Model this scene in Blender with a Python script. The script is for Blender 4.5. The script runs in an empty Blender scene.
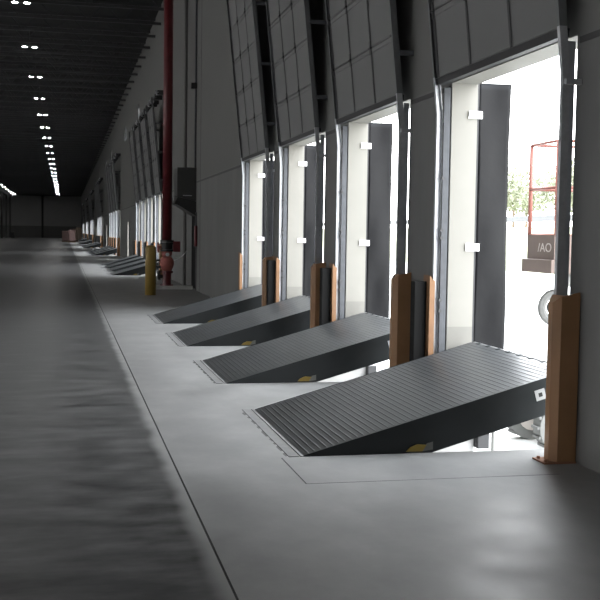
import bpy, bmesh, math, random
from mathutils import Vector, Matrix
random.seed(7)
scn = bpy.context.scene
col = scn.collection
PI = math.pi

# ------------------------------------------------------------------ camera
FPX, EYE, ROLL, VPX, VPY = 1050.0, 1.56, 0.015, 65.0, 231.0
def make_camera():
    dx, dy = VPX-300, VPY-300
    c, s = math.cos(ROLL), math.sin(ROLL)
    ux, uy = c*dx+s*dy, -s*dx+c*dy
    p = math.atan(-uy/FPX); psi = math.atan(-ux/FPX*math.cos(p))
    d = Vector((math.sin(psi)*math.cos(p), math.cos(psi)*math.cos(p), -math.sin(p)))
    r = Vector((math.cos(psi), -math.sin(psi), 0)); u = r.cross(d)
    r2, u2 = c*r+s*u, -s*r+c*u
    cam = bpy.data.cameras.new('camera'); o = bpy.data.objects.new('camera', cam); col.objects.link(o)
    m = Matrix((r2, u2, -d)).transposed().to_4x4(); m.translation = Vector((0, 0, EYE))
    o.matrix_world = m
    cam.sensor_fit = 'HORIZONTAL'; cam.sensor_width = 36; cam.lens = 36*FPX/600
    cam.clip_start = 0.05; cam.clip_end = 1000
    scn.camera = o
make_camera()

# ------------------------------------------------------------------ materials
def mat(name, base, rough=0.6, metal=0.0, spec=0.5, emit=None, estr=0.0):
    m = bpy.data.materials.new(name); m.use_nodes = True
    b = m.node_tree.nodes['Principled BSDF']
    b.inputs['Base Color'].default_value = (*base, 1); b.inputs['Roughness'].default_value = rough
    b.inputs['Metallic'].default_value = metal; b.inputs['Specular IOR Level'].default_value = spec
    if emit:
        b.inputs['Emission Color'].default_value = (*emit, 1); b.inputs['Emission Strength'].default_value = estr
    return m
def nodes(m): return m.node_tree.nodes, m.node_tree.links, m.node_tree.nodes['Principled BSDF']
def N(nt, t, **kw):
    n = nt.new(t)
    for k, v in kw.items(): setattr(n, k, v)
    return n
def noisy(name, c1, c2, scale=3.0, rough=(0.5, 0.7), metal=0.0, spec=0.5, bump=0.0, stretch=(1, 1, 1), detail=6, coord='Object', bscale=None):
    m = mat(name, c1, rough[0], metal, spec)
    nt, lk, b = nodes(m)
    tc = N(nt, 'ShaderNodeTexCoord'); mp = N(nt, 'ShaderNodeMapping'); mp.inputs['Scale'].default_value = stretch
    lk.new(tc.outputs[coord], mp.inputs['Vector'])
    nz = N(nt, 'ShaderNodeTexNoise'); nz.inputs['Scale'].default_value = scale; nz.inputs['Detail'].default_value = detail
    nz.inputs['Roughness'].default_value = 0.6
    lk.new(mp.outputs[0], nz.inputs['Vector'])
    r = N(nt, 'ShaderNodeValToRGB'); r.color_ramp.elements[0].position = 0.3; r.color_ramp.elements[1].position = 0.7
    r.color_ramp.elements[0].color = (*c1, 1); r.color_ramp.elements[1].color = (*c2, 1)
    lk.new(nz.outputs['Fac'], r.inputs['Fac']); lk.new(r.outputs[0], b.inputs['Base Color'])
    mr = N(nt, 'ShaderNodeMapRange'); mr.inputs['From Min'].default_value = 0.3; mr.inputs['From Max'].default_value = 0.7
    mr.inputs['To Min'].default_value = rough[0]; mr.inputs['To Max'].default_value = rough[1]
    lk.new(nz.outputs['Fac'], mr.inputs['Value']); lk.new(mr.outputs[0], b.inputs['Roughness'])
    if bump:
        n2 = N(nt, 'ShaderNodeTexNoise'); n2.inputs['Scale'].default_value = bscale or scale*6; n2.inputs['Detail'].default_value = 4
        lk.new(mp.outputs[0], n2.inputs['Vector'])
        bp = N(nt, 'ShaderNodeBump'); bp.inputs['Strength'].default_value = bump; bp.inputs['Distance'].default_value = 0.01
        lk.new(n2.outputs['Fac'], bp.inputs['Height']); lk.new(bp.outputs[0], b.inputs['Normal'])
    return m

M = {}
M['floor_polished'] = noisy('polished_dark_concrete', (0.04, 0.04, 0.041), (0.19, 0.19, 0.19), 3.2, (0.32, 0.48), spec=0.15, stretch=(0.6, 1.3, 1))
def dust(m):
    nt, lk, b = nodes(m)
    src = b.inputs['Base Color'].links[0].from_socket
    tc = N(nt, 'ShaderNodeTexCoord'); sx = N(nt, 'ShaderNodeSeparateXYZ'); lk.new(tc.outputs['Object'], sx.inputs[0])
    nz = N(nt, 'ShaderNodeTexNoise'); nz.inputs['Scale'].default_value = 1.5; lk.new(tc.outputs['Object'], nz.inputs['Vector'])
    ad = N(nt, 'ShaderNodeMath', operation='MULTIPLY_ADD'); lk.new(nz.outputs['Fac'], ad.inputs[0]); ad.inputs[1].default_value = 0.12; lk.new(sx.outputs['X'], ad.inputs[2])
    mr = N(nt, 'ShaderNodeMapRange'); mr.inputs['From Min'].default_value = 0.66; mr.inputs['From Max'].default_value = 0.77; mr.interpolation_type = 'SMOOTHSTEP'
    lk.new(ad.outputs[0], mr.inputs['Value'])
    mx = N(nt, 'ShaderNodeMix', data_type='RGBA'); lk.new(mr.outputs[0], mx.inputs[0]); lk.new(src, mx.inputs[6]); mx.inputs[7].default_value = (0.36, 0.36, 0.355, 1)
    lk.new(mx.outputs[2], b.inputs['Base Color'])
dust(M['floor_polished'])
M['floor_dock'] = noisy('dusty_light_concrete', (0.25, 0.25, 0.247), (0.40, 0.40, 0.395), 1.8, (0.42, 0.6), spec=0.4, bump=0.08, stretch=(1, 0.7, 1), bscale=12)
M['light_strip'] = noisy('pale_light_strip', (0.6, 0.6, 0.58), (0.7, 0.7, 0.68), 3, (0.6, 0.8))  # paints the strip of light on the floor by the riser
M['sealant'] = mat('sealant', (0.15, 0.15, 0.148), 0.8)
M['joint'] = mat('joint_filler', (0.05, 0.05, 0.05), 0.7)
M['ground'] = noisy('yard_concrete', (0.5, 0.5, 0.48), (0.6, 0.6, 0.58), 0.3, (0.7, 0.9))
M['pit'] = noisy('pit_concrete', (0.3, 0.3, 0.29), (0.45, 0.45, 0.43), 2, (0.7, 0.9))
M['wall_upper'] = noisy('painted_wall', (0.145, 0.144, 0.139), (0.172, 0.171, 0.165), 0.5, (0.7, 0.85), spec=0.25, bump=0.05, bscale=20)
M['wall_lower'] = noisy('bare_tilt_up_concrete', (0.12, 0.12, 0.118), (0.19, 0.19, 0.186), 1.2, (0.6, 0.8), spec=0.3, bump=0.1, stretch=(1, 1, 0.3), bscale=15)
M['far_upper'] = noisy('far_wall_panel', (0.55, 0.55, 0.55), (0.62, 0.62, 0.615), 0.2, (0.8, 0.9))
M['far_lower'] = noisy('far_wall_wainscot', (0.24, 0.24, 0.235), (0.28, 0.28, 0.275), 0.4, (0.8, 0.9))
M['ceiling'] = noisy('dark_roof_deck', (0.035, 0.035, 0.035), (0.055, 0.055, 0.055), 0.4, (0.7, 0.9), spec=0.2)
M['joist'] = mat('grey_primer_steel', (0.07, 0.07, 0.072), 0.6, 0.0, 0.3)
M['cream'] = noisy('cream_jamb_paint', (0.215, 0.208, 0.186), (0.235, 0.226, 0.204), 2, (0.55, 0.7), spec=0.3)
M['cream_low'] = noisy('lower_jamb_paint', (0.165, 0.16, 0.145), (0.19, 0.182, 0.165), 4, (0.6, 0.7), spec=0.3)  # lower jamb liner, darker below a clear edge
M['galv'] = noisy('galvanized_steel', (0.42, 0.43, 0.45), (0.55, 0.56, 0.58), 18, (0.3, 0.45), metal=0.45)
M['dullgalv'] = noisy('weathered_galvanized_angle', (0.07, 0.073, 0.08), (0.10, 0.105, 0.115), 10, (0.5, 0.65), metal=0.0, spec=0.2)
M['litgalv'] = noisy('flare_lightened_angle', (0.40, 0.42, 0.45), (0.5, 0.52, 0.55), 10, (0.5, 0.65), spec=0.3)  # near-side copy of the angle, glare put into its lighter colour
M['uptrack'] = mat('shaded_track_steel', (0.14, 0.145, 0.15), 0.55)  # same track above the header, darkened in colour to look unlit
M['door'] = noisy('door_inner_skin', (0.155, 0.155, 0.156), (0.18, 0.18, 0.18), 1.0, (0.5, 0.65), spec=0.35)
M['stile'] = mat('door_stile_steel', (0.05, 0.05, 0.052), 0.5, 0.3)
M['rubber'] = mat('black_rubber', (0.018, 0.018, 0.02), 0.55)
M['curtain'] = noisy('black_vinyl_curtain', (0.005, 0.005, 0.006), (0.010, 0.010, 0.011), 2.2, (0.36, 0.55), spec=0.13, bump=0.8, bscale=3)
M['daylight_gap'] = mat('white_daylight_gap', (0.9, 0.9, 0.88), 0.4)  # daylight through the curtain gaps, painted white
M['orange'] = noisy('orange_guard_paint', (0.28, 0.148, 0.07), (0.34, 0.182, 0.088), 3, (0.42, 0.58), spec=0.4)
M['orange_dimmed'] = noisy('dimmed_orange_paint', (0.19, 0.10, 0.05), (0.25, 0.135, 0.068), 5, (0.5, 0.6), spec=0.3)  # same guard paint, shade put into the colour against bright doorway light
M['orange_base'] = noisy('rusty_base_plate', (0.26, 0.12, 0.07), (0.36, 0.18, 0.11), 20, (0.6, 0.8))
M['post'] = mat('dark_grey_post', (0.014, 0.014, 0.014), 0.8, spec=0.1)
M['yellow'] = noisy('olive_yellow_bollard_paint', (0.30, 0.20, 0.045), (0.36, 0.24, 0.06), 6, (0.45, 0.6))
M['deck'] = noisy('dark_steel_tread', (0.085, 0.09, 0.093), (0.13, 0.135, 0.14), 1.6, (0.34, 0.46), metal=0.6, spec=0.5)
M['skirt'] = noisy('dark_painted_skirt', (0.013, 0.0155, 0.0165), (0.02, 0.023, 0.025), 3, (0.45, 0.6), spec=0.3)
M['frame'] = noisy('worn_hinge_steel', (0.19, 0.19, 0.19), (0.30, 0.30, 0.295), 9, (0.45, 0.6), metal=0.0)
M['tag_yellow'] = mat('yellow_label', (0.22, 0.15, 0.02), 0.5)
M['tag_grey'] = mat('grey_label', (0.12, 0.12, 0.115), 0.5)
M['sticker'] = mat('white_sticker', (0.45, 0.45, 0.45), 0.5)
M['ink'] = mat('black_ink', (0.02, 0.02, 0.02), 0.5)
M['red'] = noisy('riser_red_paint', (0.10, 0.010, 0.014), (0.135, 0.016, 0.02), 5, (0.35, 0.5))
M['pink'] = noisy('faded_red_valve_casting', (0.42, 0.12, 0.10), (0.52, 0.17, 0.14), 15, (0.5, 0.6))
M['black'] = mat('black_iron', (0.02, 0.02, 0.02), 0.5)
M['heater'] = mat('charcoal_cabinet', (0.045, 0.045, 0.043), 0.5)
M['heater_dark'] = mat('charcoal_hood', (0.028, 0.028, 0.027), 0.5)
M['white_tube'] = mat('white_flexible_tube', (0.7, 0.7, 0.7), 0.4)
M['lamp'] = mat('lamp_glow', (1, 1, 1), 0.5, emit=(1, 0.99, 0.975), estr=50)
M['fixture'] = mat('lamp_housing', (0.1, 0.1, 0.1), 0.5)
M['mandoor'] = mat('dark_steel_door', (0.05, 0.05, 0.05), 0.5)
M['lift_red'] = mat('faded_red_rail', (0.25, 0.09, 0.07), 0.5)
M['lift_box'] = noisy('brown_grey_basket_plate', (0.09, 0.06, 0.05), (0.12, 0.085, 0.07), 6, (0.5, 0.6))
M['lift_grey'] = mat('lift_grey_steel', (0.2, 0.2, 0.19), 0.6)
M['letter'] = mat('pale_lettering', (0.4, 0.36, 0.33), 0.5)
M['tyre'] = mat('grey_tyre_rubber', (0.12, 0.12, 0.115), 0.8)
M['fence'] = mat('grey_guard_rail', (0.07, 0.073, 0.078), 0.6)
M['grass'] = noisy('dry_grass_bank', (0.35, 0.38, 0.25), (0.5, 0.5, 0.36), 0.5, (0.9, 1))
M['trunk'] = mat('tree_bark', (0.16, 0.12, 0.09), 0.9)
M['leaf'] = noisy('tree_leaves', (0.16, 0.175, 0.12), (0.25, 0.26, 0.19), 0.8, (0.7, 0.9))
M['wood'] = mat('pallet_wood', (0.35, 0.22, 0.14), 0.8)
M['wrap_pink'] = mat('pink_wrapped_load', (0.62, 0.42, 0.40), 0.5)
M['wrap_tan'] = mat('tan_carton_load', (0.55, 0.43, 0.33), 0.7)

gm = bpy.data.materials.new('frosted_pane'); gm.use_nodes = True
_b = gm.node_tree.nodes['Principled BSDF']; _b.inputs['Base Color'].default_value = (0.5, 0.5, 0.5, 1)
_b.inputs['Roughness'].default_value = 0.6; _b.inputs['Transmission Weight'].default_value = 1.0; _b.inputs['IOR'].default_value = 1.1
M['frost'] = gm

# ------------------------------------------------------------------ mesh helpers
class MB:
    def __init__(s): s.v = []; s.f = []
    def add(s, vs, fs):
        n = len(s.v); s.v += [tuple(v) for v in vs]; s.f += [tuple(i+n for i in f) for f in fs]; return s
    def box(s, x0, x1, y0, y1, z0, z1):
        return s.add([(x0,y0,z0),(x1,y0,z0),(x1,y1,z0),(x0,y1,z0),(x0,y0,z1),(x1,y0,z1),(x1,y1,z1),(x0,y1,z1)],
                     [(0,3,2,1),(4,5,6,7),(0,1,5,4),(1,2,6,5),(2,3,7,6),(3,0,4,7)])
    def prism_y(s, prof, y0, y1):           # profile in x,z extruded along y
        n = len(prof); vs = [(x, y0, z) for x, z in prof]+[(x, y1, z) for x, z in prof]
        fs = [tuple(range(n)), tuple(range(2*n-1, n-1, -1))]+[(i, (i+1) % n, (i+1) % n+n, i+n) for i in range(n)]
        return s.add(vs, fs)
    def prism_z(s, prof, z0, z1):
        n = len(prof); vs = [(x, y, z0) for x, y in prof]+[(x, y, z1) for x, y in prof]
        fs = [tuple(range(n)), tuple(range(2*n-1, n-1, -1))]+[(i, (i+1) % n, (i+1) % n+n, i+n) for i in range(n)]
        return s.add(vs, fs)
    def cyl(s, p0, p1, r0, r1=None, n=16):
        r1 = r0 if r1 is None else r1
        p0, p1 = Vector(p0), Vector(p1); a = (p1-p0).normalized()
        t = Vector((0, 0, 1)) if abs(a.z) < 0.9 else Vector((1, 0, 0))
        u = a.cross(t).normalized(); w = a.cross(u)
        vs = [p0+r0*(math.cos(2*PI*i/n)*u+math.sin(2*PI*i/n)*w) for i in range(n)]+[p1+r1*(math.cos(2*PI*i/n)*u+math.sin(2*PI*i/n)*w) for i in range(n)]
        fs = [tuple(range(n)), tuple(range(2*n-1, n-1, -1))]+[(i, (i+1) % n, (i+1) % n+n, i+n) for i in range(n)]
        return s.add(vs, fs)
    def tube(s, pts, r, n=8):
        pts = [Vector(p) for p in pts]; rings = []
        for i, p in enumerate(pts):
            a = (pts[min(i+1, len(pts)-1)]-pts[max(i-1, 0)]).normalized()
            t = Vector((0, 0, 1)) if abs(a.z) < 0.9 else Vector((1, 0, 0))
            u = a.cross(t).normalized(); w = a.cross(u)
            rings.append([p+r*(math.cos(2*PI*k/n)*u+math.sin(2*PI*k/n)*w) for k in range(n)])
        vs = [v for R in rings for v in R]; fs = [tuple(range(n)), tuple(range(len(vs)-1, len(vs)-n-1, -1))]
        for i in range(len(pts)-1):
            for k in range(n): fs.append((i*n+k, i*n+(k+1) % n, (i+1)*n+(k+1) % n, (i+1)*n+k))
        return s.add(vs, fs)
    def lathe(s, prof, c=(0, 0, 0), n=24):  # prof (r,z) bottom to top, closed at ends
        vs = []
        for r, z in prof: vs += [(c[0]+r*math.cos(2*PI*k/n), c[1]+r*math.sin(2*PI*k/n), c[2]+z) for k in range(n)]
        fs = [tuple(range(n)), tuple(range(len(vs)-1, len(vs)-n-1, -1))]
        for i in range(len(prof)-1):
            for k in range(n): fs.append((i*n+k, i*n+(k+1) % n, (i+1)*n+(k+1) % n, (i+1)*n+k))
        return s.add(vs, fs)
    def torus(s, c, R, r, axis='x', n=20, k=8):
        vs = []
        for i in range(n):
            a = 2*PI*i/n
            for j in range(k):
                b = 2*PI*j/k; rr = R+r*math.cos(b); h = r*math.sin(b)
                p = {'x': (h, rr*math.cos(a), rr*math.sin(a)), 'y': (rr*math.cos(a), h, rr*math.sin(a)), 'z': (rr*math.cos(a), rr*math.sin(a), h)}[axis]
                vs.append((c[0]+p[0], c[1]+p[1], c[2]+p[2]))
        return s.add(vs, [(i*k+j, ((i+1) % n)*k+j, ((i+1) % n)*k+(j+1) % k, i*k+(j+1) % k) for i in range(n) for j in range(k)])
    def blob(s, c, r, seed=0, sub=2, amp=0.25, sq=(1, 1, 1)):
        bm = bmesh.new(); bmesh.ops.create_icosphere(bm, subdivisions=sub, radius=1)
        rg = random.Random(seed); vs = []
        for v in bm.verts:
            k = r*(1+amp*(rg.random()*2-1)); vs.append((c[0]+v.co.x*k*sq[0], c[1]+v.co.y*k*sq[1], c[2]+v.co.z*k*sq[2]))
        fs = [tuple(x.index for x in f.verts) for f in bm.faces]; bm.free()
        return s.add(vs, fs)
    def build(s, name, m, parent=None, bevel=0.0, smooth=False):
        me = bpy.data.meshes.new(name); me.from_pydata(s.v, [], s.f)
        bm = bmesh.new(); bm.from_mesh(me); bmesh.ops.recalc_face_normals(bm, faces=bm.faces); bm.to_mesh(me); bm.free()
        if smooth:
            for p in me.polygons: p.use_smooth = len(p.vertices) <= 4
        me.materials.append(m)
        o = bpy.data.objects.new(name, me); col.objects.link(o)
        if parent: o.parent = parent
        if bevel:
            b = o.modifiers.new('bevel', 'BEVEL'); b.width = bevel; b.segments = 2; b.limit_method = 'ANGLE'
        return o
def tag(o, label=None, cat=None, group=None, kind=None):
    if label: o['label'] = label
    if cat: o['category'] = cat
    if group: o['group'] = group
    if kind: o['kind'] = kind
    return o
def thing(name, loc, label, cat, group=None):
    o = bpy.data.objects.new(name, None); o.empty_display_size = 0.2; col.objects.link(o); o.location = loc
    return tag(o, label, cat, group)
def copy_tree(o, parent=None):
    c = o.copy(); col.objects.link(c)
    if parent: c.parent = parent
    for ch in list(o.children): copy_tree(ch, c)
    return c
def struct(o): o['kind'] = 'structure'; return o

# ------------------------------------------------------------------ layout
D = 3.48; TH = 0.25; PITCH = 3.63; HW = 1.22; HEAD = 2.98
Y0 = 8.03; GROUP = 31.1; NGROUP = 7; YFAR = 242.0; YBACK = -48.0; XLEFT = -40.0; ROOF = 10.0
bays = [(g, k, Y0+GROUP*g+PITCH*k) for g in range(NGROUP) for k in range(4)]
LVX0 = 1.64; LVH = 0.98; LVC = 0.09       # leveler: hinge x, half width, centre offset
doors_man = [28.9+GROUP*g for g in range(0, 4)]          # personnel doors between the banks (centre)
MW = 0.48

# ------------------------------------------------------------------ floor
struct(MB().box(XLEFT, 0.715, YBACK, YFAR, -0.2, 0).build('floor', M['floor_polished']))
fb = MB().box(0.727, LVX0, YBACK, YFAR, -0.2, 0)
y = YBACK
for g, k, yc in bays:
    a, b = yc+LVC-LVH-0.02, yc+LVC+LVH+0.02
    fb.box(LVX0, D+TH, y, a, -0.62, 0); y = b
fb.box(LVX0, D+TH, y, YFAR, -0.62, 0)
# floor mesh sits under the openings too; the wall boxes stand on it
struct(fb.build('floor', M['floor_dock']))
struct(MB().box(0.715, 0.727, YBACK, YFAR, -0.2, -0.004).build('trim_1', M['joint']))
struct(MB().box(LVX0, D+TH, YBACK, YFAR, -1.3, -0.62).build('trim_2', M['pit']))
jm = MB()
jm.box(1.475, 1.483, 6.33, 7.1, 0.0002, 0.0012)
jm.box(1.483, 3.2, 6.328, 6.331, 0.0002, 0.0012)
struct(jm.build('trim_3', M['joint']))

# ------------------------------------------------------------------ walls
wu, wl = MB(), MB()
holes = [(yc-HW, yc+HW, 0.0, HEAD) for yc in [Y0-GROUP+PITCH*k for k in range(-1, 4)]]+[(yc-HW, yc+HW, 0.0, HEAD) for g, k, yc in bays]+[(c-MW, c+MW, 0.0, 2.12) for c in doors_man]  # openings behind the camera are unseen, added for fill light
win_y = [52.3, 63.3, 81.6, 93.0, 112.3, 123.8, 142.3, 154.0]
wins = [(c-0.9, c+0.9, 6.95, 7.75) for c in win_y]
ys = sorted(set([YBACK, YFAR]+[h[0] for h in holes+wins]+[h[1] for h in holes+wins]))
SPL = 2.98
for a, b in zip(ys[:-1], ys[1:]):
    mid = (a+b)/2
    hz = sorted([(h[2], h[3]) for h in holes+wins if h[0] < mid < h[1]])
    z = 0.0
    segs = []
    for lo, hi in hz:
        if lo > z: segs.append((z, lo))
        z = hi
    segs.append((z, ROOF+0.3))
    for lo, hi in segs:
        if lo < SPL < hi: wl.box(D, D+TH, a, b, lo, SPL); wu.box(D, D+TH, a, b, SPL, hi)
        elif hi <= SPL: wl.box(D, D+TH, a, b, lo, hi)
        else: wu.box(D, D+TH, a, b, lo, hi)
struct(wl.build('wall_right', M['wall_lower'])); struct(wu.build('wall_right', M['wall_upper']))
# shadow joint between bare concrete and painted wall, interrupted at the doors
rg = MB(); y = YBACK
for h in sorted(holes):
    if h[3] < 2.5: continue
    if h[0]-0.1 > y: rg.box(D-0.006, D+0.01, y, h[0]-0.04, SPL-0.07, SPL-0.025)
    y = h[1]+0.04
rg.box(D-0.006, D+0.01, y, YFAR, SPL-0.07, SPL-0.025)
struct(rg.build('trim_4', M['joint']))
# vertical panel joint by the riser
struct(MB().box(D-0.004, D+0.01, 27.70, 27.74, 0, ROOF).build('trim_5', M['joint']))
struct(MB().box(XLEFT, D+TH, YFAR, YFAR+0.3, 2.6, ROOF+0.3).build('wall_far', M['far_upper']))
struct(MB().box(XLEFT, D+TH, YFAR-0.05, YFAR+0.3, 0, 2.6).build('wall_far', M['far_lower']))
fp = MB()
for x in (-4.9, -14.3, -24): fp.box(x-0.22, x+0.22, YFAR-0.3, YFAR-0.05, 0, ROOF)
struct(fp.build('trim_6', M['joist']))
lw = MB(); y = YBACK                     # unseen opposite wall, its open doorways added to let in fill light
for i in range(24):
    c = -42+i*5.0
    lw.box(XLEFT-0.3, XLEFT, y, c-1.4, -0.2, ROOF+0.3); lw.box(XLEFT-0.3, XLEFT, c-1.4, c+1.4, 3.6, ROOF+0.3); y = c+1.4
lw.box(XLEFT-0.3, XLEFT, y, YFAR, -0.2, ROOF+0.3)
struct(lw.build('wall_left_unseen', M['wall_upper']))
struct(MB().box(XLEFT-0.3, D+TH, YBACK-0.3, YBACK, -0.2, ROOF+0.3).build('wall_back', M['wall_upper']))

# jamb liners
jn = 7
for g, k, yc in bays:
    c1, c2 = MB(), MB()
    t = 0.006
    for s in (1, -1):
        ya, yb = (yc+s*HW, yc+s*(HW-t)) if s < 0 else (yc+s*(HW-t), yc+s*HW)
        ya, yb = min(ya, yb), max(ya, yb)
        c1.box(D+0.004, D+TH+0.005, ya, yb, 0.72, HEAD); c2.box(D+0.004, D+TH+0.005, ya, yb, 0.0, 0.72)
    c1.box(D+0.004, D+TH+0.005, yc-HW+t, yc+HW-t, HEAD-t, HEAD)
    struct(c1.build('trim_%d' % jn, M['cream'])); struct(c2.build('trim_%d' % (jn+1), M['cream_low'])); jn += 2
for i, c in enumerate(doors_man):
    if i == 0: continue
    b = MB(); b.box(D-0.01, D+TH, c+MW-0.01, c+MW, 0, 2.12); b.box(D-0.01, D+TH, c-MW, c-MW+0.01, 0, 2.12); b.box(D-0.01, D+TH, c-MW, c+MW, 2.11, 2.12)
    struct(b.build('trim_%d' % jn, M['cream'])); jn += 1
    # leaf swung open outside
    root = struct(MB().box(D+TH+0.02, D+TH+0.9, c+MW+0.02, c+MW+0.07, 0.02, 2.1).build('door_%d' % (i+1), M['mandoor']))
    h = MB().tube([(D+TH+0.8, c+MW+0.02, 1.0), (D+TH+0.8, c+MW-0.04, 1.0), (D+TH+0.68, c+MW-0.04, 1.0)], 0.012); h.build('door_handle', M['galv'], root)
# closed personnel door beside the riser
c = doors_man[0]
root = struct(MB().box(D+0.08, D+0.13, c-MW+0.04, c+MW-0.02, 0.02, 2.08).build('door_1', M['mandoor']))
b = MB(); b.box(D-0.02, D+TH, c+MW-0.012, c+MW, 0, 2.12); b.box(D-0.02, D+TH, c-MW, c-MW+0.04, 0, 2.12); b.box(D-0.02, D+TH, c-MW+0.04, c+MW-0.012, 2.08, 2.12)
b.build('door_frame', M['mandoor'], root)
MB().tube([(D+0.08, c-0.3, 1.0), (D+0.02, c-0.3, 1.0), (D+0.02, c-0.18, 1.0)], 0.012).build('door_handle', M['galv'], root)

# high windows
for i, w in enumerate(wins):
    a, b_, lo, hi = w
    f = MB(); f.box(D+0.06, D+0.12, a, a+0.06, lo, hi); f.box(D+0.06, D+0.12, b_-0.06, b_, lo, hi)
    f.box(D+0.06, D+0.12, a, b_, lo, lo+0.06); f.box(D+0.06, D+0.12, a, b_, hi-0.06, hi)
    root = struct(f.build('window_%d' % (i+1), M['dullgalv']))
    MB().box(D+0.085, D+0.095, a+0.06, b_-0.06, lo+0.06, hi-0.06).build('pane', M['frost'], root)

# ------------------------------------------------------------------ ceiling with its joists and girders
deck = MB()
n = 0; y = YBACK
deck.box(XLEFT, D+TH, YBACK, YFAR, ROOF, ROOF+0.15)
ceil = struct(deck.build('ceiling', M['ceiling']))
jb = MB()
jb.box(XLEFT, D, -0.05, 0.05, -0.10, 0); jb.box(XLEFT, D, -0.05, 0.05, -0.75, -0.66)
x = XLEFT; up = True
while x < D-0.5:
    a, b_ = (x, -0.7), (x+0.6, -0.05)
    if not up: a, b_ = (x, -0.05), (x+0.6, -0.7)
    jb.tube([(a[0], 0, a[1]), (b_[0], 0, b_[1])], 0.022, 5); x += 0.6; up = not up
j0 = jb.build('joist', M['joist'], ceil); j0.location = (0, 6.0, ROOF)
yy = 6.0+2.6
while yy < YFAR-1:
    j = j0.copy(); col.objects.link(j); j.parent = ceil; j.location = (0, yy, ROOF); yy += 2.6
for x in (-11.6, -26):
    gb = MB(); gb.box(x-0.13, x+0.13, YBACK, YFAR, ROOF-1.15, ROOF-1.11); gb.box(x-0.02, x+0.02, YBACK, YFAR, ROOF-1.11, ROOF-0.8); gb.box(x-0.13, x+0.13, YBACK, YFAR, ROOF-0.8, ROOF-0.76)
    gb.build('girder', M['joist'], ceil)

def ordw(i): return ['nearest', 'second nearest', 'third nearest', 'fourth nearest', 'fifth nearest', 'sixth nearest', 'seventh nearest', 'eighth nearest', 'ninth nearest', 'tenth nearest'][i] if i < 10 else '%dth nearest' % (i+1)

# twin high bay lamps
def make_lamp():
    t = thing('high_bay_light', (0, 0, 0), 'x', 'ceiling light', 'twin high bay lamps in the aisle row')
    MB().box(-0.34, 0.34, -0.10, 0.10, 0.05, 0.11).build('housing', M['fixture'], t)
    MB().tube([(0, 0, 0.11), (0, 0, 0.75)], 0.012, 6).build('hanger', M['fixture'], t)
    for s in (-1, 1):
        MB().cyl((s*0.2, 0, 0.042), (s*0.2, 0, 0.05), 0.095, n=16).build('lamp_lens', M['lamp'], t)
    return t
l0 = make_lamp(); ly = []
yv = 37.0
while yv < 236: ly.append(yv); yv += 8.75
for i, yv in enumerate(ly):
    l = l0 if i == 0 else copy_tree(l0)
    l.location = (-1.45, yv, ROOF-0.86)
    l['label'] = 'twin white high bay lamp, the %s in the long row over the aisle' % ordw(i)
for i, yv in enumerate((205.0, 213.7, 222.5, 231.2)):
    l = copy_tree(l0); l.location = (-10.6, yv, ROOF-0.9)
    l['label'] = 'twin high bay lamp at far left near the steel columns, %s of its row' % ordw(i)
    l['group'] = 'twin high bay lamps of the left row'

# unseen lamps of the same kind, added over the hall for fill light
for j, x in enumerate((-1.45, -10.6, -19.7, -28.8)):
    yv = -15.5; n = 0
    while yv < (30 if j == 0 else 200 if j == 1 else 236):
        l = copy_tree(l0); l.location = (x, yv, ROOF-0.86)
        l['label'] = 'unseen high bay fill lamp added out of frame, %s aisle row' % ['first', 'second', 'third', 'fourth'][j]
        l['group'] = 'added high bay fill lamps out of frame, row %s' % ['one', 'two', 'three', 'four'][j]
        yv += 8.75 if j == 0 else 9.1 if j == 1 else 17.5

# steel columns far left
cb = MB()
cb.box(-0.16, 0.16, -0.16, -0.14, 0, ROOF-1.15); cb.box(-0.16, 0.16, 0.14, 0.16, 0, ROOF-1.15); cb.box(-0.012, 0.012, -0.14, 0.14, 0, ROOF-1.15)
cb.box(-0.25, 0.25, -0.25, 0.25, 0, 0.03)
c0 = cb.build('steel_column', M['joist'])
for i, yv in enumerate((190.0, 205.5, 221.0, 236.0)):
    o = c0 if i == 0 else c0.copy()
    if i: col.objects.link(o)
    o.location = (-11.6, yv, 0)
    tag(o, 'dark steel roof column at the far left edge, %s of its row' % ordw(i), 'column', 'steel columns of the left row')

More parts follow.
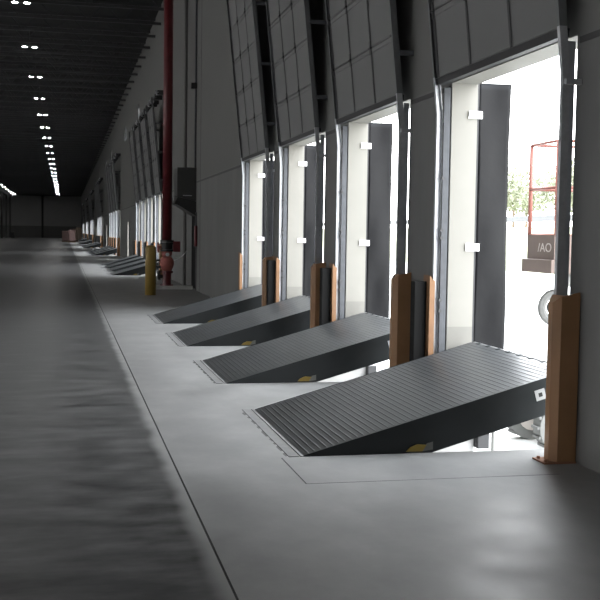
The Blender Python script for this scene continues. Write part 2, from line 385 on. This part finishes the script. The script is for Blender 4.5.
# ------------------------------------------------------------------ dock levelers
ANG = math.atan2(0.585, 2.035)
def make_leveler():
    t = thing('dock_leveler', (0, 0, 0), 'x', 'dock leveler', 'raised dock levelers along the loading wall')
    L = 2.12; ca, sa = math.cos(ANG), math.sin(ANG)
    def P(u, v): return (LVX0-D+u*ca-v*sa, u*sa+v*ca)      # u along deck, v above
    def slab(mb, u0, u1, v0, v1, y0, y1): return mb.prism_y([P(u0, v0), P(u1, v0), P(u1, v1), P(u0, v1)], y0, y1)
    W = LVH
    d = MB(); slab(d, 0.0, L, -0.016, 0.0, -W, W)
    n = int(L/0.047)
    for i in range(1, n):
        u = i*L/n
        # each row of raised tread bars
        d.prism_y([P(u-0.007, 0.0), P(u+0.007, 0.0), P(u+0.003, 0.0022), P(u-0.003, 0.0022)], -W+0.03, W-0.03)
    d.build('deck_plate', M['deck'], t)
    e = MB(); slab(e, 0.01, L, -0.055, 0.003, -W-0.006, -W); slab(e, 0.01, L, -0.055, 0.003, W, W+0.006); slab(e, L-0.03, L, -0.1, -0.016, -W, W)
    e.build('edge_bar', M['skirt'], t)
    for s in (-1, 1):
        k = MB(); y0, y1 = (W-0.012, W-0.004) if s > 0 else (-W+0.004, -W+0.012)
        k.prism_y([P(0.02, -0.016), P(L-0.01, -0.016), P(L-0.01, -0.27), P(0.9, -0.27), P(0.5, -0.2)], y0, y1)
        sk = k.build('side_skirt', M['skirt'], t)
        if s < 0:
            q = MB(); slab(q, 1.80, 1.88, -0.15, -0.07, y0-0.003, y0); st = q.build('sticker', M['sticker'], sk); st['label'] = 'white sticker'
            q = MB(); slab(q, 1.825, 1.855, -0.125, -0.095, y0-0.0045, y0-0.003); q.build('sticker_mark', M['ink'], st) if False else q.build('sticker_mark', M['ink'], sk)
    # underside beams
    for yv in (-0.6, -0.2, 0.2, 0.6):
        bb = MB(); slab(bb, 0.15, L-0.03, -0.13, -0.016, yv-0.02, yv+0.02); bb.build('beam', M['skirt'], t)
    # maintenance tag low on the near skirt
    z = 0.012
    g = MB(); x0 = 2.50-D
    g.add([(x0-0.10, -W-0.02, z), (x0+0.02, -W-0.02, z), (x0+0.05, -W-0.02, z+0.045), (x0-0.02, -W-0.02, z+0.05), (x0-0.07, -W-0.02, z+0.03),
           (x0-0.10, -W-0.008, z), (x0+0.02, -W-0.008, z), (x0+0.05, -W-0.008, z+0.045), (x0-0.02, -W-0.008, z+0.05), (x0-0.07, -W-0.008, z+0.03)],
          [(0,1,2,3,4), (9,8,7,6,5), (0,5,6,1), (1,6,7,2), (2,7,8,3), (3,8,9,4), (4,9,5,0)])
    g.build('safety_tag', M['tag_yellow'], t)
    g = MB(); g.prism_y([(x0+0.025, z), (x0+0.10, z+0.01), (x0+0.10, z+0.065), (x0+0.055, z+0.055)], -W-0.018, -W-0.01); g.build('tag_plate', M['tag_grey'], t)
    # lip folded down at the end, with hinge barrel and lugs
    lx, lz = P(L+0.02, -0.02)
    lp = MB(); lp.prism_y([(lx+0.01, lz-0.01), (lx+0.03, lz-0.01), (lx+0.06, lz-0.34), (lx+0.04, lz-0.34)], -W+0.05, W-0.05)
    lip = lp.build('lip', M['skirt'], t)
    hg = MB(); hg.cyl((lx, -W, lz+0.006), (lx, W, lz+0.006), 0.016, n=10)
    hg.build('lip_hinge', M['frame'], lip)
    yv = -W+0.03
    while yv < W-0.06:
        lg = MB().prism_y([P(L-0.008, 0.001), P(L+0.02, 0.001), P(L+0.03, -0.005), P(L+0.03, 0.003), P(L-0.008, 0.006)], yv, yv+0.05); lg.build('hinge_lug', M['skirt'], lip); yv += 0.22
    # rear frame strip set in the floor
    rf = MB(); rf.box(LVX0-D-0.105, LVX0-D-0.03, -W-0.02, W+0.02, 0.0005, 0.004); rf.box(LVX0-D-0.022, LVX0-D+0.0, -W-0.02, W+0.02, 0.0005, 0.006)
    rf.build('rear_frame', M['frame'], t)
    rk = MB(); r_ = random.Random(3); yv = -W
    while yv < W-0.1:
        l = r_.uniform(0.08, 0.3); x0 = LVX0-D-0.125+r_.uniform(-0.008, 0.008)
        rk.add([(x0, yv, 0.001), (x0+0.022, yv+0.02, 0.001), (x0+0.028, yv+l*0.5, 0.001), (x0+0.018, yv+l, 0.001), (x0-0.004, yv+l*0.7, 0.001)], [(0, 1, 2, 3, 4)]); yv += l+r_.uniform(0.02, 0.1)
    rk.build('frayed_sealant', M['sealant'], t)
    # hydraulic prop
    MB().cyl((2.3-D, 0, -0.62), (2.95-D, 0, P(1.35, -0.02)[1]-0.02), 0.035, n=10).build('hydraulic_cylinder', M['dullgalv'], t)
    return t

# ------------------------------------------------------------------ overhead doors
def make_door(detail=True):
    t = thing('overhead_door', (0, 0, 0), 'x', 'overhead door', 'raised sectional dock doors')
    SL = 0.105; zk = 2.68
    def X(z): return -0.10-SL*max(0, z-zk)
    sh = 0.61
    for i in range(5):
        z0 = HEAD+0.03+i*sh; z1 = z0+sh-0.008
        def pl(mb, a, b, o0, o1, y0, y1): return mb.prism_y([(X(a)+o0, a), (X(a)+o1, a), (X(b)+o1, b), (X(b)+o0, b)], y0, y1)
        s = pl(MB(), z0, z1, 0.0, 0.045, -1.25, 1.25)
        for z_ in (z0+0.01, z1-0.05): pl(s, z_, z_+0.04, -0.006, 0.0, -1.25, 1.25)
        so = s.build('section', M['door'], t)
        if detail:
            q = MB()
            for yv in (-1.22, -0.417, 0.417, 1.22): pl(q, z0+0.005, z1-0.005, -0.009, -0.0062, yv-0.02-(abs(yv) > 1)*0.03, yv+0.02+(abs(yv) > 1)*0.0)
            q.build('stile', M['stile'], so)
            if i < 4:
                for yv in (-1.22, -0.417, 0.417, 1.22):
                    q = MB(); pl(q, z1-0.07, z1+0.075, -0.016, -0.0095, yv-0.03, yv+0.03)
                    q.cyl((X(z1)-0.018, yv-0.04, z1), (X(z1)-0.018, yv+0.04, z1), 0.012, n=8); q.build('hinge', M['stile'], so)
    bs = MB(); bs.prism_y([(X(HEAD)+0.0-0.01, HEAD-0.03), (X(HEAD)+0.05, HEAD-0.03), (X(HEAD)+0.055, HEAD+0.03), (X(HEAD)-0.012, HEAD+0.03)], -1.25, 1.25)
    bs.build('bottom_seal', M['rubber'], t)
    for s in (-1, 1):
        tr = MB()
        yi, yo = s*1.235, s*1.275
        ya, yb = min(yi, yo), max(yi, yo)
        def seg(x0, x1, y0, y1, za, zb): return tr.prism_y([(X(za)+x0, za), (X(za)+x1, za), (X(zb)+x1, zb), (X(zb)+x0, zb)], y0, y1)
        pts = [0.02, 2.68, 3.02, 6.35]
        for za, zb in zip(pts[:-1], pts[1:]):
            if za > 3: tro = tr.build('track', M['galv'], t); tr = MB()
            # channel: web away from opening, two flanges
            w0, w1 = (yb-0.004, yb) if s > 0 else (ya, ya+0.004)
            seg(-0.03, 0.026, w0, w1, za, zb)
            seg(-0.03, -0.026, ya, yb, za, zb); seg(0.022, 0.026, ya, yb, za, zb)
        tr.build('upper_track', M['uptrack'], t)
        an = MB(); y0 = s*1.212; a0, a1 = min(y0, y0+s*0.005), max(y0, y0+s*0.005)
        an.box(-0.072, -0.012, a0, a1, 0.0, HEAD-0.05)
        if s > 0: an.box(-0.016, -0.012, 1.212, 1.30, 0, HEAD-0.05)
        an2 = an.build('jamb_angle', M['dullgalv'] if s > 0 else M['litgalv'], t)
        ua = MB(); ua.prism_y([(-0.004, HEAD), (-0.03, HEAD), (X(6.3)+0.03, 6.3), (X(6.3)+0.07, 6.3), (-0.004, HEAD+0.6)], s*1.30-0.003, s*1.30+0.003) if False else None
        # angle bracing the sloped track to the wall
        for zz in (3.4, 4.4, 5.4):
            bk = MB(); bk.box(X(zz)+0.02, -0.004, min(s*1.276, s*1.31), max(s*1.276, s*1.31), zz, zz+0.05); bk.build('bracket', M['dullgalv'], t)
        bk = MB(); bk.box(-0.12, -0.004, min(s*1.276, s*1.31), max(s*1.276, s*1.31), 2.62, 2.66); bk.build('bracket', M['galv'], t)
        if detail:
            for zz in (0.87, 0.97, 1.55, 1.62, 2.1):
                yb_ = s*1.212
                MB().cyl((-0.074, yb_-0.016, zz), (-0.074, yb_+0.0, zz), 0.017, n=8).build('bolt', M['stile'], an2)
    sh_ = MB(); sh_.cyl((-0.28, -1.5, 6.5), (-0.28, 1.5, 6.5), 0.014, n=8); sh_.build('torsion_shaft', M['galv'], t)
    sp = MB(); sp.cyl((-0.28, -0.6, 6.5), (-0.28, 0.6, 6.5), 0.05, n=12); sp.build('spring', M['stile'], t)
    for s in (-1, 1):
        MB().cyl((-0.28, s*1.3, 6.5), (-0.28, s*1.36, 6.5), 0.09, n=16).build('cable_drum', M['galv'], t)
    pb = MB(); pb.box(-0.30, -0.004, -0.03, 0.03, 6.42, 6.58); pb.build('spring_plate', M['stile'], t)
    for s in (-1, 1):
        MB().box(-0.30, -0.004, s*1.42-0.01, s*1.42+0.01, 6.42, 6.58).build('end_plate', M['stile'], t)
    return t

# ------------------------------------------------------------------ track guards
def make_guard_near():
    t = thing('track_guard', (0, 0, 0), 'x', 'track guard', 'orange track guards beside the doors')
    x0, x1, ya, yb, T = -0.195, -0.012, -1.40, -1.215, 1.19
    g = MB(); th = 0.010; c = 0.045
    # side plate towards the pier, chamfered front, side plate towards the opening
    prof = [(x1, ya), (x0+c, ya), (x0, ya+c), (x0, yb-c-0.03), (x0+c, yb-0.03), (x1-0.13, yb-0.03)]
    def off(p, q):
        d = Vector((q[0]-p[0], q[1]-p[1])).normalized(); return Vector((d.y, -d.x))
    inner = []
    for i, p in enumerate(prof):
        ns = []
        if i > 0: ns.append(off(prof[i-1], p))
        if i < len(prof)-1: ns.append(off(p, prof[i+1]))
        nn = sum(ns, Vector((0, 0)))/len(ns); inner.append((p[0]+nn.x*th/max(nn.length, .1), p[1]+nn.y*th/max(nn.length, .1)))
    def top(p):   # sloping top towards the room
        return T-max(0, (x0+0.075-p[0]))*1.0
    vs = []; fs = []; n = len(prof)
    for P_ in (prof, inner):
        vs += [(p[0], p[1], 0.012) for p in P_]; vs += [(p[0], p[1], top(p)) for p in P_]
    # layout: outer bottom 0..n-1, outer top n..2n-1, inner bottom 2n.., inner top 3n..
    for i in range(n-1):
        fs += [(i, i+1, n+i+1, n+i), (2*n+i, 3*n+i, 3*n+i+1, 2*n+i+1), (n+i, n+i+1, 3*n+i+1, 3*n+i), (i, 2*n+i, 2*n+i+1, i+1)]
    fs += [(0, n, 3*n, 2*n), (n-1, 3*n-1, 4*n-1, 2*n-1)]
    g.add(vs, fs)
    # cap plate
    cp = [(x0+c, ya), (-0.142, ya), (-0.142, yb-0.03), (x0+c, yb-0.03), (x0, yb-c-0.03), (x0, ya+c)]
    g.add([(p[0], p[1], top(p)) for p in cp], [tuple(range(6))])
    g.build('guard_body', M['orange'], t)
    b = MB(); b.box(x0-0.055, x1, ya-0.012, yb-0.006, 0.0, 0.012); b.build('base_plate', M['orange_base'], t)
    for p in ((x0-0.03, ya+0.02), (x0-0.03, yb-0.05)): MB().cyl((*p, 0.012), (*p, 0.03), 0.012, n=6).build('anchor_bolt', M['orange_base'], t)
    return t
def make_guard_far():
    t = thing('track_guard', (0, 0, 0), 'x', 'track guard', 'orange track guards beside the doors')
    x0, x1, T = -0.17, -0.118, 1.20
    g = MB(); ya, yb = 1.222, 1.40
    g.prism_y([(x0, 0.0), (x0+0.012, 0.0), (x0+0.012, T-0.015), (x0, T)], ya, yb)
    g.prism_y([(x0+0.012, 0.0), (x1, 0.0), (x1, T-0.05), (x0+0.03, T-0.04), (x0+0.012, T-0.015)], ya+0.002, ya+0.009)
    g.build('guard_body', M['orange_dimmed'], t)
    p = MB(); p.box(x0-0.12, x0-0.002, 1.30, 1.42, 0.0, 1.14); p.build('mounting_post', M['post'], t, bevel=0.008)
    p = MB(); p.box(x0-0.14, x1+0.02, 1.24, 1.46, 0.0, 0.01); p.build('base_plate', M['orange_base'], t)
    return t

# ------------------------------------------------------------------ seal curtains outside
def make_curtain():
    t = thing('dock_seal_curtain', (0, 0, 0), 'x', 'dock seal', 'black dock seal curtains outside the doorways')
    vs = []; fs = []; nx, nz = 10, 40; r_ = random.Random(5)
    xs0, xs1, z0, z1 = TH+0.022, TH+0.335, 0.30, HEAD+0.01
    for side in (0, 1):
        for j in range(nz+1):
            for i in range(nx+1):
                u = i/nx; w = j/nz; x = xs0+u*(xs1-xs0); z = z0+w*(z1-z0)
                wav = 0.006*math.sin(7*w+3*u)+0.008*math.sin(2.3*w*PI+u*4)*u+0.004*math.sin(17*w-6*u)
                vs.append((x, 1.225+wav+side*0.04, z))
    m_ = (nx+1)*(nz+1)
    for j in range(nz):
        for i in range(nx):
            a = j*(nx+1)+i; fs.append((a, a+1, a+nx+2, a+nx+1)); fs.append((m_+a, m_+a+nx+1, m_+a+nx+2, m_+a+1))
    for j in range(nz):
        a = j*(nx+1); fs.append((a, a+nx+1, m_+a+nx+1, m_+a)); a += nx; fs.append((a, m_+a, m_+a+nx+1, a+nx+1))
    for i in range(nx):
        a = i; fs.append((a, m_+a, m_+a+1, a+1)); a = nz*(nx+1)+i; fs.append((a, a+1, m_+a+1, m_+a))
    MB().add(vs, fs).build('vinyl_panel', M['curtain'], t, smooth=True)
    MB().box(TH+0.002, TH+0.022, 1.215, 1.28, 0.28, HEAD+0.02).build('mounting_strip', M['rubber'], t)
    for z in (2.69, 1.465):
        MB().box(TH-0.085, TH+0.05, 1.196, 1.2135, z-0.035, z+0.035).build('daylight_gap', M['daylight_gap'], t)  # white plates in place of gaps where daylight shows
    return t

def make_bumper(s):
    return MB().box(TH+0.002, TH+0.12, min(s*1.0, s*1.25), max(s*1.0, s*1.25), -0.40, -0.08)

# ------------------------------------------------------------------ populate bays
bankname = ['nearest bank', 'first bank past red riser', 'second bank past red riser', 'third bank past red riser',
            'fourth bank past red riser', 'fifth bank past red riser', 'last bank before end wall']
ordn = ['nearest', 'second', 'third', 'farthest']
lev0 = make_leveler(); dr0 = make_door(True); dr1 = None; gn0 = make_guard_near(); gf0 = make_guard_far(); cu0 = make_curtain()
bp0 = {s: make_bumper(s).build('dock_bumper', M['rubber'], bevel=0.01) for s in (1,)}
used = {}
def place(proto, loc, label):
    if proto not in used: used[proto] = 1; o = proto
    else: o = copy_tree(proto)
    o.location = loc; o['label'] = label
    return o
dr1 = make_door(False)
for g, k, yc in bays:
    q, w = ordn[k], bankname[g]
    place(lev0, (D, yc+LVC, 0), 'dark steel dock leveler tilted up, %s of four, %s' % (q, w))
    place(dr0 if g < 2 else dr1, (D, yc, 0), 'raised grey sectional door over %s doorway, %s' % (q, w))
    place(gn0, (D, yc, 0), 'orange guard at near side of %s doorway, %s' % (q, w))
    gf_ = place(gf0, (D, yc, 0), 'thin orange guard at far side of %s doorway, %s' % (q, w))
    if (g, k) == (0, 3):
        for ch_ in list(gf_.children):
            if ch_.name.startswith('mounting_post'): bpy.data.objects.remove(ch_)
    if g < 2: place(cu0, (D, yc, 0), 'black seal curtain outside %s doorway, %s' % (q, w))
    if g == 0:
        b = place(bp0[1], (D, yc, 0), 'black rubber dock bumper outside under sill of %s doorway' % q)
        tag(b, None, 'dock bumper', 'rubber dock bumpers outside')

# ------------------------------------------------------------------ riser, bollard, heater
RX, RY = 2.745, 29.1
t = thing('fire_riser', (RX, RY, 0.1), 'tall red sprinkler riser pipe with valves over a painted light strip by the wall', 'fire riser')
MB().lathe([(0.13, 1.22), (0.13, 9.85)], n=24).build('riser_pipe', M['red'], t, smooth=True)
b = MB(); b.lathe([(0.19, 1.14), (0.19, 1.19)]); b.lathe([(0.19, 1.20), (0.19, 1.25)]); b.lathe([(0.15, 1.0), (0.15, 1.14)]); b.lathe([(0.18, 0.94), (0.18, 0.99)]); b.build('flange', M['black'], t, smooth=False)
MB().lathe([(0.10, 0.80), (0.14, 0.84), (0.15, 0.94)]).build('reducer', M['pink'], t, smooth=True)
MB().lathe([(0.12, 0.40), (0.17, 0.50), (0.20, 0.60), (0.19, 0.70), (0.12, 0.80)]).build('check_valve', M['pink'], t, smooth=True)
MB().lathe([(0.18, 0.0), (0.18, 0.03), (0.12, 0.03), (0.12, 0.35), (0.17, 0.35), (0.17, 0.40)]).build('base_pipe', M['red'], t)
b = MB(); b.box(0.16, 0.36, -0.10, 0.10, 0.93, 1.22); b.build('tamper_switch', M['red'], t, bevel=0.015)
b = MB(); b.cyl((-0.1, 0, 1.05), (-0.24, 0, 1.05), 0.03); b.torus((-0.24, 0, 1.05), 0.13, 0.022, 'x')
for a in range(4): b.cyl((-0.24, 0, 1.05), (-0.24, 0.13*math.cos(a*PI/2), 1.05+0.13*math.sin(a*PI/2)), 0.012, n=6)
b.build('handwheel', M['pink'], t)
b = MB(); b.cyl((-0.1, 0, 0.6), (-0.23, -0.02, 0.6), 0.025, n=8); b.torus((-0.23, 0, 0.6), 0.10, 0.03, 'y', 16, 8); b.build('drain_handwheel', M['black'], t)
b = MB(); b.cyl((-0.1, 0, 0.25), (-0.24, 0, 0.25), 0.05, n=10); b.cyl((-0.22, 0, 0.15), (-0.22, 0, 0.42), 0.05, n=10); b.build('drain_pipe', M['black'], t)
MB().tube([(0.12+0.42*i/10, -0.05, 0.70+0.26*(i/10)**2.2) for i in range(11)], 0.014, 6).build('alarm_line', M['white_tube'], t)
b = MB(); b.cyl((0.0, -0.16, 0.86), (0.0, -0.20, 0.86), 0.05, n=16); b.build('pressure_gauge', M['white_tube'], t)
tag(MB().box(2.33, 3.44, 28.88, 29.32, 0.0, 0.10).build('light_strip_slab', M['light_strip'], bevel=0.01), 'low pale slab painted as the light strip under the red riser', 'light strip slab')  # thin pale slab standing in for light falling on the floor

b = MB(); b.lathe([(0.135, 0.0), (0.135, 1.16), (0.125, 1.20), (0.08, 1.235), (0.02, 1.245)], n=28)
o = b.build('bollard', M['yellow'], smooth=True); o.location = (2.08, 26.3, 0); tag(o, 'olive yellow steel bollard standing in front of the red riser', 'bollard')

t = thing('wall_heater', (D, 28.6, 2.0), 'charcoal cabinet with slanted hood on the wall right of the red riser', 'wall heater')
b = MB(); b.prism_y([(0, 0.42), (-0.52, 0.55), (-0.52, 1.33), (0, 1.33)], 0, 0.9); b.build('cabinet', M['heater'], t, bevel=0.012)
b = MB(); b.prism_y([(0, 0.02), (0, 0.41), (-0.50, 0.53), (-0.58, 0.34), (-0.5, 0.32)], -0.01, 0.91); b.build('hood', M['heater_dark'], t)
MB().box(-0.36, -0.12, -0.018, -0.006, 0.56, 0.58).build('nameplate', M['galv'], t)
cnd = tag(MB().tube([(D-0.03, 28.64, 3.335), (D-0.03, 28.64, 9.98)], 0.025, 8).build('conduit', M['dullgalv']), 'thin vertical conduit rising up the wall from the charcoal cabinet', 'conduit')
MB().box(D-0.16, D-0.003, 28.57, 28.73, 5.45, 5.6).build('junction_box', M['black'], cnd)
tag(MB().tube([(D-0.06, 30.9, 0.0), (D-0.06, 30.9, 9.9)], 0.05, 8).build('drain_pipe', M['wall_upper']), 'grey vertical pipe on the wall behind the charcoal cabinet', 'pipe')
tag(MB().cyl((D-0.048, 28.25, 1.2), (D-0.048, 28.25, 1.75), 0.045).build('fire_extinguisher', M['red']), 'small dark red cylinder on the wall below the charcoal cabinet', 'extinguisher')

# ------------------------------------------------------------------ far end clutter
def load(x, y, h, m_, label):
    t = thing('pallet_load', (x, y, 0), label, 'pallet load', 'pallet loads at the end wall')
    b = MB()
    for i in range(5): b.box(-0.5+i*0.22, -0.5+i*0.22+0.12, -0.5, 0.5, 0.12, 0.14)
    for yv in (-0.48, -0.05, 0.38): b.box(-0.5, 0.5, yv, yv+0.1, 0.0, 0.12)
    b.build('pallet', M['wood'], t)
    MB().box(-0.48, 0.48, -0.48, 0.48, 0.14, h).build('load', m_, t, bevel=0.12)
load(0.05, 157, 1.6, M['wrap_pink'], 'pinkish wrapped load standing leftmost by the end wall')
load(0.95, 150, 1.75, M['wrap_pink'], 'pinkish wrapped load standing right of the leftmost one')
load(1.5, 160, 1.9, M['wrap_tan'], 'tan carton load in the middle of the far clutter')
load(2.3, 182, 2.2, M['wrap_tan'], 'tan carton load nearest the far doorways')
b = MB(); b.prism_z([(-0.35, -0.35), (0.35, -0.35), (0.35, 0.35), (-0.35, 0.35)], 0, 1.1); b.box(-0.4, 0.4, -0.4, 0.4, 1.1, 1.2)
o = b.build('waste_bin', M['black'], bevel=0.04); o.location = (-10.4, 222, 0); tag(o, 'dark waste bin standing against the far wall at left', 'bin')

# ------------------------------------------------------------------ outside
tag(MB().box(D+TH, 36, -60, 320, -1.42, -1.22).build('yard', M['ground']), kind='structure')
struct(MB().box(D+0.02, D+TH, YBACK, YFAR, -1.3, -0.63).build('wall_right', M['wall_lower']))
bank = MB().prism_y([(36, -1.4), (43, 2.55), (120, 3.2), (120, -1.4)], -60, 320)
tag(bank.build('grass_bank', M['grass']), kind='structure')
f = MB()
f.box(43.0, 43.12, 20, 240, 3.1, 3.65)
t = thing('guard_rail', (0, 0, 0), 'grey guard rail on top of the pale bank beyond the yard', 'guard rail')
f.build('rail', M['fence'], t)
for i in range(12):
    MB().box(43.12, 43.24, 30+i*14, 30.12+i*14, 2.4, 3.6).build('post', M['fence'], t)

def tree(x, y, h, seed, label):
    t = thing('tree', (x, y, 2.55), label, 'tree', 'pale trees on the bank')
    r_ = random.Random(seed)
    b = MB(); b.cyl((0, 0, 0), (0.1, 0, h*0.5), 0.2, 0.1, 8)
    for i in range(6):
        a = r_.random()*6.28; b.cyl((0.05, 0, h*(0.25+0.04*i)), (math.cos(a)*h*0.25, math.sin(a)*h*0.25, h*(0.5+0.05*i)), 0.08, 0.03, 6)
    b.build('trunk', M['trunk'], t)
    vs, fs = [], []
    mb = MB()
    for i in range(1500):
        a = r_.random()*6.28; ph = math.acos(r_.uniform(-1, 1)); rr = (r_.random()**0.4)
        x_, y_, z_ = rr*h*0.48*math.sin(ph)*math.cos(a), rr*h*0.48*math.sin(ph)*math.sin(a), h*0.62+rr*h*0.38*math.cos(ph)
        s = r_.uniform(0.12, 0.3); v = [Vector((r_.uniform(-1, 1), r_.uniform(-1, 1), r_.uniform(-1, 1)))*s for _ in range(3)]
        c_ = Vector((x_, y_, z_)); mb.add([c_+v[0], c_+v[1], c_+v[2], c_-v[1]*0.7], [(0, 1, 2), (0, 2, 3), (0, 3, 1), (1, 3, 2)])
    mb.build('foliage', M['leaf'], t)
for i in range(9):
    tree(47+(i % 3)*4, 78+i*5.2, 5.6+2.2*((i*7) % 5)/4, i, 'hazy pale tree on the bank, %s of nine from the right' % ['first', 'second', 'third', 'fourth', 'fifth', 'sixth', 'seventh', 'eighth', 'last'][i])

tag(MB().cyl((3.96, 9.2, -1.22), (3.96, 9.2, -0.05), 0.02, n=10).build('steel_post', M['lift_grey']), 'thin grey post outside, seen beneath the nearest dock leveler', 'post')

# boom lift parked in the yard
LX, LY, LZ = 6.22, 12.6, -1.22
t = thing('boom_lift', (LX, LY, LZ), 'red railed boom lift parked outside the nearest doorway', 'boom lift')
bz = 1.22+1.20                                    # basket floor above yard
rail = MB()
ztop = bz+1.62; zr0 = bz+0.38
W_, D_ = 1.7, 0.8
for (px, py) in ((0, 0), (W_, 0), (W_, D_), (0, D_), (W_/2, 0), (W_/2, D_)): rail.tube([(px, py, zr0), (px, py, ztop)], 0.03, 8)
for z in (ztop, bz+1.02, zr0+0.02):
    rail.tube([(0, 0, z), (W_, 0, z)], 0.02, 8); rail.tube([(0, D_, z), (W_, D_, z)], 0.02, 8); rail.tube([(0, 0, z), (0, D_, z)], 0.02, 8); rail.tube([(W_, 0, z), (W_, D_, z)], 0.02, 8)
rail.build('basket_rail', M['lift_red'], t, smooth=True)
bk = MB().box(-0.03, W_, -0.02, D_, bz+0.08, zr0+0.02).build('toe_board', M['lift_box'], t)
MB().box(-0.09, W_+0.03, -0.06, D_+0.04, bz-0.1, bz+0.08).build('basket_floor', M['lift_box'], t, bevel=0.01)
fc = bpy.data.curves.new('lettering', 'FONT'); fc.body = '/AO'; fc.size = 0.145; fc.extrude = 0.002
fo = bpy.data.objects.new('lettering', fc); col.objects.link(fo); fo.parent = bk; fc.materials.append(M['letter'])
bpy.context.view_layer.update()
tm = bpy.data.meshes.new_from_object(fo.evaluated_get(bpy.context.evaluated_depsgraph_get())); bpy.data.objects.remove(fo)
fo = bpy.data.objects.new('lettering', tm); col.objects.link(fo); fo.parent = bk
tm.materials.clear(); tm.materials.append(M['letter'])
fo.rotation_euler = (PI/2, 0, -PI/2); fo.scale = (1.6, 1.15, 1); fo.location = (-0.034, 0.46, bz+0.18); fo['label'] = 'pale lettering'
MB().tube([(0.03+0.6*i/12, -0.03, bz+0.86-0.30*math.sin(PI/2*i/12)) for i in range(13)], 0.010, 6).build('gate_chain', M['lift_grey'], t)
kn = MB(); kn.box(0.22, 0.62, 0.15, 0.45, bz-0.28, bz-0.1); kn.build('rotator', M['lift_grey'], t, bevel=0.04)
bm_ = MB(); bm_.tube([(0.5, 0.4, bz-0.2), (1.0, 0.5, bz-0.5), (1.1, 0.6, 1.75)], 0.09, 10)
bm_.build('jib', M['lift_grey'], t)
kk = MB(); kk.torus((0.16, 0.3, 1.86), 0.19, 0.06, 'y', 18, 8); kk.cyl((0.16, 0.25, 1.86), (0.16, 0.35, 1.86), 0.1, n=12); kk.box(0.2, 1.3, 0.22, 0.38, 1.62, 1.8)
kk.build('hose_reel', M['tyre'], t)
cb_ = MB(); cb_.tube([(1.15, 0.5, 1.75), (2.6, 0.5, 0.95)], 0.13, 10); cb_.build('boom', M['lift_red'], t)
ch = MB(); ch.box(0.05, 2.6, 0.0, 0.72, 0.28, 0.62); ch.build('chassis', M['lift_grey'], t, bevel=0.04)
tu = MB(); tu.box(1.1, 2.9, 0.0, 0.75, 0.62, 1.2); tu.build('turret', M['lift_red'], t, bevel=0.06)
for px in (0.08, 2.3):
    for py in (-0.22, 0.72):
        w = MB(); w.cyl((px, py, 0.33), (px, py+0.22, 0.33), 0.33, n=24)
        for i in range(16):
            a = 2*PI*i/16; w.box(px+0.33*math.cos(a)-0.03, px+0.33*math.cos(a)+0.03, py+0.01, py+0.21, 0.33+0.33*math.sin(a)-0.015, 0.33+0.33*math.sin(a)+0.02) if math.sin(a) > -0.9 else None
        wo = w.build('wheel', M['tyre'], t)
        MB().cyl((px, py-0.01, 0.33), (px, py, 0.33), 0.2, n=16).build('hub', M['letter'], wo)

# ------------------------------------------------------------------ light
w = bpy.data.worlds.new('overcast_sky'); scn.world = w; w.use_nodes = True
nt = w.node_tree; bg = nt.nodes['Background']
tc = nt.nodes.new('ShaderNodeTexCoord'); sx = nt.nodes.new('ShaderNodeSeparateXYZ'); rp = nt.nodes.new('ShaderNodeValToRGB')
nt.links.new(tc.outputs['Generated'], sx.inputs[0]); nt.links.new(sx.outputs['Z'], rp.inputs['Fac']); nt.links.new(rp.outputs[0], bg.inputs['Color'])
rp.color_ramp.elements[0].color = (1.0, 1.0, 1.0, 1); rp.color_ramp.elements[1].color = (0.86, 0.93, 1.0, 1)
bg.inputs['Strength'].default_value = 4.6

vs_ = scn.view_settings; vs_.view_transform = 'Standard'; vs_.look = 'None'; vs_.exposure = 1.4; vs_.gamma = 1.0; vs_.use_curve_mapping = False
